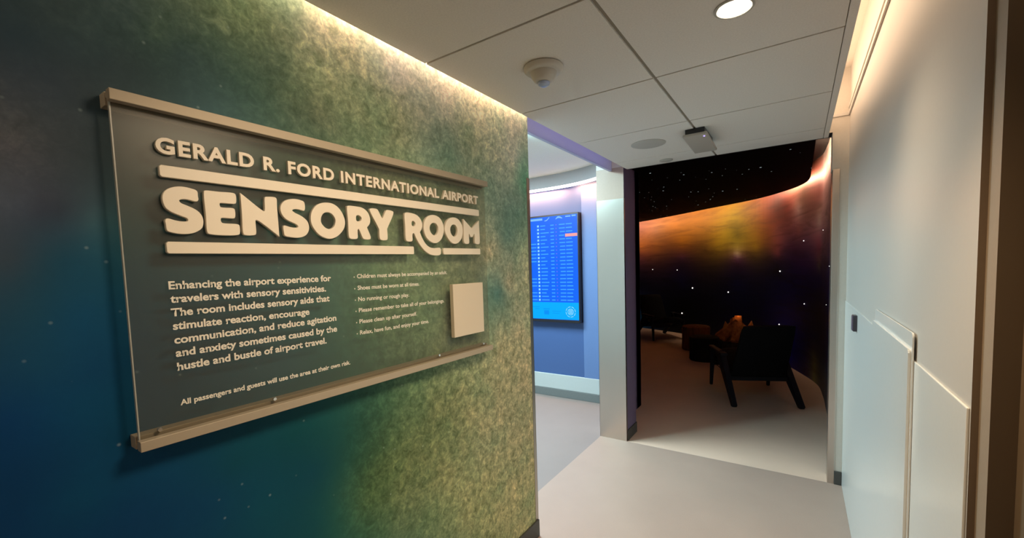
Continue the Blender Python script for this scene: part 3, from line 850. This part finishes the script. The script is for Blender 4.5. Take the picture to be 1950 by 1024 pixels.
# raised airport name, one part per letter
bm = text_bm('GERALD R. FORD INTERNATIONAL AIRPORT', 0.034, 0.14, 1.13)
fit_text(bm, -1.7885, -0.559, 1.9500, 1.9570, 0.0345, 0.0)
for v in bm.verts:
    v.co.x = 0.0445 if v.co.x < 0 else 0.0545
islands, seen = [], set()
for v in bm.verts:
    if v.index in seen:
        continue
    st, comp = [v], []
    seen.add(v.index)
    while st:
        q = st.pop()
        comp.append(q)
        for e in q.link_edges:
            w_ = e.other_vert(q)
            if w_.index not in seen:
                seen.add(w_.index)
                st.append(w_)
    islands.append((min(q.co.y for q in comp), max(q.co.y for q in comp), {q.index for q in comp}))
islands.sort(key=lambda t: t[0])
merged = []
for a, b, s in islands:
    if merged and a < merged[-1][1] - 0.004 and (b - a) < 0.006:
        merged[-1][2].update(s)
    else:
        merged.append([a, b, set(s)])
for a, b, s in merged:
    nb = bmesh.new()
    mp = {}
    for f in bm.faces:
        if f.verts[0].index in s:
            vs = []
            for v in f.verts:
                if v.index not in mp:
                    mp[v.index] = nb.verts.new(v.co)
                vs.append(mp[v.index])
            try:
                nb.faces.new(vs)
            except ValueError:
                pass
    link_mesh('name_letter', nb, M['letter'], sign)
bm.free()

LINES = [
    ('Enhancing the airport experience for', -1.7827, -1.3447, 1.6242, 1.6264), ('travelers with sensory sensitivities.', -1.7815, -1.3649, 1.5910, 1.5936),
    ('The room includes sensory aids that', -1.7824, -1.3541, 1.5575, 1.5609), ('stimulate reaction, encourage', -1.7808, -1.4262, 1.5243, 1.5245),
    ('communication, and reduce agitation', -1.7803, -1.3337, 1.4895, 1.4945), ('and anxiety sometimes caused by the', -1.7796, -1.3333, 1.4568, 1.4583),
    ('hustle and bustle of airport travel.', -1.7790, -1.3738, 1.4224, 1.4247)]
for b, y0, y1, z0, z1 in LINES:
    bm = text_bm(b, 0.029)
    fit_text(bm, y0, y1, z0, z1, 0.0184, 0.0446)
    link_mesh('printed_line', bm, M['print'], sign)
bm = text_bm('All passengers and guests will use the area at their own risk.', 0.029)
fit_text(bm, -1.7782, -1.2903, 1.3346, 1.3385, 0.0132, 0.0446)
link_mesh('printed_line', bm, M['print'], sign)
RULES = [('Children must always be accompanied by an adult.', -0.7847, 1.6313, 1.6334), ('Shoes must be worn at all times.', -0.9519, 1.5909, 1.5916),
         ('No running or rough play.', -1.0095, 1.5514, 1.5507), ('Please remember to take all of your belongings.', -0.8102, 1.5125, 1.5119),
         ('Please clean up after yourself.', -0.9732, 1.4730, 1.4723), ('Relax, have fun, and enjoy your time.', -0.9074, 1.4339, 1.4343)]
for b, y1, z0, z1 in RULES:
    bm = text_bm(b, 0.018)
    fit_text(bm, -1.2445, y1, z0, z1, 0.0140, 0.0446)
    vs = [bm.verts.new((0.0446, -1.2562 + 0.0021 * math.cos(k * math.pi / 6), z0 + 0.0045 + 0.0021 * math.sin(k * math.pi / 6))) for k in range(12)]
    bm.faces.new(vs)
    link_mesh('printed_rule', bm, M['print'], sign)
pq = box('blank_plaque', 0.0445, 0.064, -0.7720, -0.5585, 1.3515, 1.587, M['plaque'], sign, 0.001)
pq['label'] = 'blank cream plaque'

# ---------------------------------------------------------------- flight information screen
FX0, FX1, FZ0, FZ1, FY = -1.60, -0.845, 0.965, 2.29, 2.50
tv = empty('flight_information_screen', (-1.22, 2.585, FZ0), 'tall glowing blue flight information screen with black frame on the violet alcove wall', 'screen')
box('casing', FX0, FX1, FY, 2.585, FZ0, FZ1, M['black_plastic'], tv, 0.004)


def glow(name, c, s):
    m = mat(name, tuple(0.03 * k for k in c), 0.35, spec=0.15, emit=c, estr=s)
    return m


E_BLUE = glow('screen blue', (0.006, 0.135, 0.92), 1.0)
E_CYAN = glow('screen cyan', (0.0, 0.40, 0.95), 1.0)
E_TEXT = glow('screen text', (0.05, 0.36, 1.0), 1.0)
E_DOT = glow('screen dot', (0.26, 0.68, 1.0), 1.0)
E_PALE = glow('screen header text', (0.20, 0.50, 1.0), 1.0)
E_ORANGE = glow('screen delay bar', (0.88, 0.36, 0.36), 1.0)
E_PURP = glow('screen violet text', (0.10, 0.16, 0.95), 1.0)
E_DEEP = glow('screen deep blue', (0.0, 0.27, 0.90), 1.0)


DISP = bmesh.new()
DM = [E_BLUE, E_CYAN, E_TEXT, E_DOT, E_PALE, E_ORANGE, E_PURP, E_DEEP]


def scr(rects, m, y):
    for r in rects:
        vs = [DISP.verts.new(p) for p in ((r[0], y, r[2]), (r[1], y, r[2]), (r[1], y, r[3]), (r[0], y, r[3]))]
        DISP.faces.new(vs).material_index = DM.index(m)


def shape(pts, m, y):
    DISP.faces.new([DISP.verts.new((x, y, z)) for x, z in pts]).material_index = DM.index(m)



scr([(FX0 + 0.012, FX1 - 0.014, 1.00, FZ1 - 0.02)], E_BLUE, FY - 0.0005)
scr([(FX0 + 0.012, FX1 - 0.014, 1.005, 1.213)], E_CYAN, FY - 0.001)
rnd = random.Random(4)
txt, dots, vio = [], [], []
for k in range(22):
    z = 2.162 - k * (2.162 - 1.242) / 21
    h = 0.0065
    dl = rnd.uniform(0.055, 0.125)
    txt.append((-1.362, -1.362 + dl, z - h, z + h))
    txt.append((-1.22, -1.172, z - h, z + h))
    if k != 3:
        a = rnd.uniform(0, 0.015)
        txt.append((-1.103 + a, -1.022, z - h, z + h))
        txt.append((-1.01, -0.925 + rnd.uniform(-.01, 0.005), z - h, z + h))
    else:
        txt.append((-1.103, -1.03, z - h, z + h))
    vio.append((-1.150, -1.132, z - h, z + h))
    if k in (5, 6, 7, 8, 9, 10, 15, 16, 17, 19, 20, 21):
        txt.append((-1.55, -1.425, z - h, z + h))
    for q in range(1):
        dots.append((-1.407, -1.382, z - 0.012, z + 0.012))
scr(txt, E_TEXT, FY - 0.001)
scr(dots, E_DOT, FY - 0.001)
scr(vio, E_PURP, FY - 0.001)
scr([(-1.02, FX1 - 0.016, 2.010, 2.046)], E_ORANGE, FY - 0.0015)
hdr = [(-1.50, -1.33, 2.230, 2.256), (-1.013, -0.945, 2.244, 2.258), (-0.93, -0.876, 2.246, 2.262)]
scr(hdr, E_PALE, FY - 0.001)
# white winged emblem and arc in the header
up = catmull([(-1.145, 2.236), (-1.115, 2.262), (-1.085, 2.258), (-1.055, 2.240)], 6)
lo = catmull([(-1.145, 2.226), (-1.115, 2.240), (-1.085, 2.238), (-1.055, 2.230)], 6)
shape(up + lo[::-1], E_PALE, FY - 0.001)
up = catmull([(-1.30, 2.225), (-1.27, 2.232), (-1.235, 2.262)], 6)
lo = catmull([(-1.30, 2.217), (-1.265, 2.222), (-1.228, 2.258)], 6)
shape(up + lo[::-1], E_PALE, FY - 0.001)
scr([(-1.56, -1.40, 1.15, 1.158), (-1.47, -1.40, 1.125, 1.133), (-1.345, -1.255, 1.125, 1.135), (-1.335, -1.265, 1.06, 1.112), (-1.22, -1.10, 1.10, 1.106), (-1.22, -1.12, 1.075, 1.081)], E_DEEP, FY - 0.0015)
# round seal
cx, cz = -0.968, 1.100
for r0, r1 in ((0.058, 0.066), (0.034, 0.040)):
    for k in range(32):
        a0, a1 = 2 * math.pi * k / 32, 2 * math.pi * (k + 1) / 32
        if r0 > 0.05 and k % 4 == 3:
            continue
        shape([(cx + r * math.cos(a), cz + r * math.sin(a)) for r, a in ((r0, a0), (r1, a0), (r1, a1), (r0, a1))], E_DOT, FY - 0.0015)
for k in range(4):
    z = cz + 0.022 - k * 0.014
    scr([(cx - 0.026, cx + 0.026, z - 0.004, z + 0.004)], E_DOT, FY - 0.0015)
link_mesh('display', DISP, DM, tv)

# ---------------------------------------------------------------- ceiling fittings
sd = empty('smoke_detector', (0.405, -0.525, ZC), 'round off-white smoke detector with pale blue lens hanging from the ceiling', 'detector')
lathe('base', (0.405, -0.525, ZC), [(0.080, 0.0), (0.084, -0.005), (0.082, -0.016), (0.070, -0.026)], M['device_white'], sd)
lathe('sensing_dome', (0.405, -0.525, ZC), [(0.056, -0.026), (0.052, -0.042), (0.042, -0.058), (0.030, -0.064)], M['device_white'], sd)
lathe('lens', (0.405, -0.525, ZC), [(0.026, -0.066), (0.024, -0.074), (0.014, -0.081), (0.0, -0.083)], M['lens_blue'], sd)

dl = empty('downlight', (1.125, -0.50, ZC), 'round recessed downlight glowing warm white in the corridor ceiling', 'light')
lathe('trim_ring', (1.125, -0.50, ZC), [(0.062, 0.0), (0.062, -0.004), (0.054, -0.006), (0.050, -0.001), (0.050, 0.0)], M['device_grey'], dl)
lathe('lamp_lens', (1.125, -0.50, ZC), [(0.050, -0.002), (0.030, -0.004), (0.0, -0.005)], M['lamp_glow'], dl)
spot('downlight_beam', (1.125, -0.50, ZC - 0.012), 48.0, (1.0, 0.76, 0.50), 128, 1.0, 0.05)

lathe_o = lathe('ceiling_speaker', (0.42, 0.955, ZC), [(0.118, 0.0), (0.118, -0.003), (0.112, -0.005), (0.06, -0.0065), (0.0, -0.007)], M['device_grey'], origin=(0.42, 0.955, ZC))
tag(lathe_o, 'large flat round grey speaker grille in the corridor ceiling', 'speaker')
sp = lathe('sprinkler_cover', (0.40, 1.53, ZC), [(0.050, 0.0), (0.052, -0.006), (0.046, -0.009), (0.0, -0.010)], M['device_grey'], origin=(0.40, 1.53, ZC))
tag(sp, 'small round sprinkler cover plate beside the inner doorway head', 'sprinkler')
ap = empty('wireless_access_point', (0.765, 0.98, ZC), 'square off-white wireless access point hanging under the ceiling seam', 'access point')
APM = Matrix.Translation((0.757, 0.99, ZC - 0.048)) @ Matrix.Rotation(math.radians(-3), 4, 'X')
bm = bmesh.new()
add_box(bm, -0.074, 0.074, -0.20, 0.20, -0.012, 0.010, 0.010, 0, 3)
bmesh.ops.transform(bm, matrix=APM, verts=bm.verts)
link_mesh('housing', bm, M['device_tan'], ap, smooth=40)
bm = bmesh.new()
add_box(bm, 0.700, 0.815, 0.793, 1.10, ZC - 0.042, ZC, 0.002)  # mounting block, black to stand for shade in the gap
link_mesh('bracket', bm, M['black_plastic'], ap)
bm = bmesh.new()
bmesh.ops.create_icosphere(bm, subdivisions=2, radius=0.006, matrix=APM @ Matrix.Translation((0.052, -0.17, -0.012)))
link_mesh('status_light', bm, M['lamp_violet'], ap, smooth=180)

# ---------------------------------------------------------------- right wall fittings
def rounded(bm, x0, x1, y0, y1, z0, z1, rt, rb, bev):
    """upright board with rounded corners (rt at the top, rb at the bottom)"""
    lp = []
    for cy, cz_, a0, rr in ((y1 - rt, z1 - rt, 0, rt), (y0 + rt, z1 - rt, 90, rt), (y0 + rb, z0 + rb, 180, rb), (y1 - rb, z0 + rb, 270, rb)):
        for k in range(7):
            a = math.radians(a0 + 15 * k)
            lp.append((cy + rr * math.cos(a), cz_ + rr * math.sin(a)))
    a_ = [bm.verts.new((x1, y, z)) for y, z in lp]
    b_ = [bm.verts.new((x0, y, z)) for y, z in lp]
    bm.faces.new(a_)
    fr = bm.faces.new(b_)
    for i in range(len(lp)):
        j = (i + 1) % len(lp)
        bm.faces.new((a_[i], a_[j], b_[j], b_[i]))
    bmesh.ops.bevel(bm, geom=list(fr.edges), offset=bev, segments=2, affect='EDGES')


wp = empty('raised_board', (W, -0.17, 0.36), 'tall white raised board with rounded lower corners on the white right wall', 'board')
bm = bmesh.new()
rounded(bm, W - 0.0098, W - 0.0058, -0.545, 0.175, 0.36, 1.430, 0.012, 0.06, 0.0015)
link_mesh('back_plate', bm, M['white_panel'], wp)
bm = bmesh.new()
rounded(bm, W - 0.0170, W - 0.0100, -0.535, 0.185, 0.37, 1.382, 0.010, 0.05, 0.003)
link_mesh('front_plate', bm, M['white_panel'], wp)

rd = empty('card_reader', (W, 0.91, 1.235), 'small dark card reader on the white right wall near the inner doorway', 'card reader')
box('housing', W - 0.024, W - 0.0052, 0.875, 0.945, 1.235, 1.325, M['reader'], rd, 0.003)
box('face_plate', W - 0.0265, W - 0.0235, 0.878, 0.942, 1.239, 1.321, M['reader_face'], rd, 0.001)


# ---------------------------------------------------------------- inner room furniture
def add_bar(bm, a, b, wa, wb, ta=None, tb=None, side=(1, 0, 0)):
    """tapered rectangular bar from a to b, wa/wb across 'side', ta/tb the other way"""
    a, b = Vector(a), Vector(b)
    ta, tb = ta or wa, tb or wb
    d = (b - a).normalized()
    s = Vector(side)
    s = (s - s.dot(d) * d).normalized()
    t = d.cross(s)
    V = []
    for p, w_, th in ((a, wa, ta), (b, wb, tb)):
        V.append([bm.verts.new(p + s * w_ * i / 2 + t * th * j / 2) for i, j in ((-1, -1), (1, -1), (1, 1), (-1, 1))])
    bm.faces.new(V[0])
    bm.faces.new(V[1])
    es = []
    for k in range(4):
        f = bm.faces.new((V[0][k], V[0][(k + 1) % 4], V[1][(k + 1) % 4], V[1][k]))
    bmesh.ops.bevel(bm, geom=list({e for v in V[0] + V[1] for e in v.link_edges}), offset=0.006, segments=2, affect='EDGES')


def sheet(bm, prof, w0, w1, th):
    """upholstered pad: profile of (y, z) points extruded across x with thickness, width from w0 (first) to w1 (last)"""
    n = len(prof)
    nn = []
    for i in range(n):
        a, b = Vector(prof[max(i - 1, 0)]), Vector(prof[min(i + 1, n - 1)])
        t = (b - a).normalized()
        nn.append(Vector((-t.y, t.x)))
    rows = []
    K = 9
    for i in range(n):
        w_ = w0 + (w1 - w0) * i / (n - 1)
        top, bot = [], []
        for k in range(K):
            u = -1 + 2 * k / (K - 1)
            bulge = (1 - u ** 4)
            edge = min(1, 4 * i / (n - 1) + 0.35, 4 * (n - 1 - i) / (n - 1) + 0.35)
            h = th * (0.35 + 0.65 * bulge) * edge
            p = Vector(prof[i])
            top.append(bm.verts.new((u * w_ / 2, p.x + nn[i].x * h, p.y + nn[i].y * h)))
            bot.append(bm.verts.new((u * w_ / 2, p.x - nn[i].x * h * .3, p.y - nn[i].y * h * .3)))
        rows.append(top + bot[::-1])
    m = len(rows[0])
    for a, b in zip(rows, rows[1:]):
        for k in range(m):
            bm.faces.new((a[k], a[(k + 1) % m], b[(k + 1) % m], b[k]))
    bm.faces.new(rows[0])
    bm.faces.new(rows[-1])


def lounge_chair(name, loc, rz, label):
    """low lounge chair facing local +Y"""
    root = empty(name, (0, 0, 0), label, 'chair', 'lounge chairs by the campfire')
    bm = bmesh.new()
    sheet(bm, catmull([(-0.26, 0.29), (-0.1, 0.30), (0.15, 0.35), (0.40, 0.40), (0.47, 0.39)], 4), 0.60, 0.64, 0.10)
    link_mesh('seat', bm, M['chair_fabric'], root, smooth=60)
    bm = bmesh.new()
    sheet(bm, catmull([(-0.56, 0.92), (-0.50, 0.80), (-0.38, 0.56), (-0.29, 0.38), (-0.25, 0.30)], 4), 0.52, 0.60, 0.09)
    link_mesh('backrest', bm, M['chair_fabric'], root, smooth=60)
    for s in (-1, 1):
        bm = bmesh.new()
        add_bar(bm, (s * 0.345, 0.36, 0.50), (s * 0.35, 0.42, 0.0), 0.055, 0.035, 0.06, 0.035)
        link_mesh('leg', bm, M['chair_wood'], root)
        bm = bmesh.new()
        add_bar(bm, (s * 0.335, 0.02, 0.50), (s * 0.345, -0.54, 0.0), 0.07, 0.05, 0.15, 0.07)
        link_mesh('leg', bm, M['chair_wood'], root)
        bm = bmesh.new()
        add_bar(bm, (s * 0.345, -0.16, 0.525), (s * 0.345, 0.44, 0.525), 0.075, 0.06, 0.035, 0.03)
        link_mesh('armrest', bm, M['chair_wood'], root)
        bm = bmesh.new()
        for k in range(5):
            add_bar(bm, (s * 0.318, -0.10 + 0.02 * k, 0.30 + 0.04 * k), (s * 0.318, 0.34, 0.30 + 0.04 * k), 0.012, 0.012)
        link_mesh('side_slats', bm, M['chair_wood'], root)
    bm = bmesh.new()
    add_bar(bm, (-0.33, 0.38, 0.30), (0.33, 0.38, 0.30), 0.04, 0.04, side=(0, 1, 0))
    add_bar(bm, (-0.33, -0.22, 0.255), (0.33, -0.22, 0.255), 0.05, 0.05, side=(0, 1, 0))
    link_mesh('frame', bm, M['chair_wood'], root)
    root.location = loc
    root.rotation_euler = (0, 0, rz)
    del root['world_at']
    return root


def copy_tree(o, parent=None):
    c = o.copy()
    COL.objects.link(c)
    c.parent = parent
    for ch in list(o.children):
        copy_tree(ch, c)
    return c


# foot prints: rear (0.76,3.25) (1.31,3.49), front (0.40,4.06) (1.00,4.29)
ch1 = lounge_chair('lounge_chair', (0.835, 3.80, 0.0), math.radians(23), 'nearest black lounge chair, its back to the doorway, in the dark inner room')
ch2 = copy_tree(ch1)
ch2.location = (-1.25, 7.60, 0.0)
ch2.rotation_euler = (0, 0, math.radians(-140))
ch2['label'] = 'far black lounge chair against the dark mural, beyond the stump stools'


def bark(name, color):
    m = mat(name, color, 0.85, spec=0.2)
    g = G(m)
    mp = g.n('ShaderNodeMapping')
    mp.inputs['Scale'].default_value = (14, 14, 2)
    g.t.links.new(g.coords(), mp.inputs[0])
    n = g.noise(1.6, 5, 0.6, vec=mp.outputs[0])
    rr = g.ramp(n, 0, [(0.3, tuple(c * 0.55 for c in color)), (0.7, tuple(c * 1.3 for c in color))])
    g.l(rr, 0, g.p, 'Base Color')
    g.bump(n.outputs[0], 0.5, 0.02)
    return m


M['bark_brown'] = bark('warm brown upholstered stump', (0.20, 0.085, 0.035))
M['bark_dark'] = bark('near black stump', (0.012, 0.012, 0.009))
M['flame'] = mat('orange silk flame', (0.36, 0.13, 0.03), 0.7, emit=(0.9, 0.25, 0.03), estr=0.015)
M['log'] = bark('orange brown log', (0.42, 0.16, 0.05))
M['coal'] = bark('dark fire ring stone', (0.05, 0.03, 0.02))


def stump(name, c, r, h, m, label):
    o = lathe(name, (c[0], c[1], 0), [(r * 0.96, 0.0), (r, 0.02), (r * 0.98, h * 0.5), (r, h - 0.04), (r * 0.97, h - 0.01), (r * 0.9, h), (0.0, h + 0.004)], m, n=48, origin=(c[0], c[1], 0))
    return tag(o, label, 'stool')


stump('stump_stool', (-0.30, 6.50), 0.25, 0.45, M['bark_brown'], 'rust brown round stump stool behind the black stump stool')
stump('stump_stool', (0.0, 5.60), 0.235, 0.40, M['bark_dark'], 'black round stump stool in front of the rust brown one')

cf = empty('campfire', (0.48, 6.10, 0.0), 'dim orange mock campfire of leaning logs beyond the nearest lounge chair', 'campfire')
lathe('fire_ring', (0.48, 6.10, 0), [(0.36, 0.0), (0.38, 0.06), (0.375, 0.26), (0.36, 0.30), (0.31, 0.27), (0.0, 0.26)], M['coal'], cf, n=48)
rnd = random.Random(7)
for k in range(8):
    a = 2 * math.pi * k / 8 + rnd.uniform(-.15, .15)
    bm = bmesh.new()
    p0 = Vector((0.48 + 0.34 * math.cos(a), 6.10 + 0.34 * math.sin(a), 0.29))
    p1 = Vector((0.42 + 0.06 * math.cos(a + 2.6), 6.10 + 0.06 * math.sin(a + 2.6), 0.64 + rnd.uniform(-.05, .06)))
    add_bar(bm, p0, p1, 0.17, 0.11, 0.15, 0.10)
    link_mesh('log', bm, M['log'], cf, smooth=50)
for k in range(4):
    a = 2 * math.pi * k / 4 + 0.4
    bm = bmesh.new()
    base = Vector((0.46 + 0.16 * math.cos(a), 6.10 + 0.16 * math.sin(a), 0.27))
    tip = base + Vector((0.05 * math.cos(a), 0.05 * math.sin(a), 0.33 + rnd.uniform(-.05, .07)))
    lf = [(0.0, 0.03), (0.25, 0.085), (0.5, 0.07), (0.8, 0.03), (1.0, 0.002)]
    rows = []
    for t, w_ in lf:
        p = base.lerp(tip, t)
        rows.append([bm.verts.new(p + Vector((w_ * math.cos(b), w_ * math.sin(b) * .5, 0.02 * math.sin(3 * t)))) for b in [2 * math.pi * q / 10 for q in range(10)]])
    for u_, v_ in zip(rows, rows[1:]):
        for q in range(10):
            bm.faces.new((u_[q], u_[(q + 1) % 10], v_[(q + 1) % 10], v_[q]))
    bm.faces.new(rows[0])
    bm.faces.new(rows[-1])
    link_mesh('flame', bm, M['flame'], cf, smooth=180)
fire = bpy.data.lights.new('campfire_glow', 'POINT')
fire.energy, fire.color, fire.shadow_soft_size = 0.5, (1.0, 0.42, 0.10), 0.08
fo = bpy.data.objects.new('campfire_glow', fire)
fo.location = (0.46, 6.10, 0.72)
COL.objects.link(fo)

# helper properties are not part of the scene
for o in bpy.data.objects:
    for k in ('world_at', 'chain'):
        if k in o:
            del o[k]
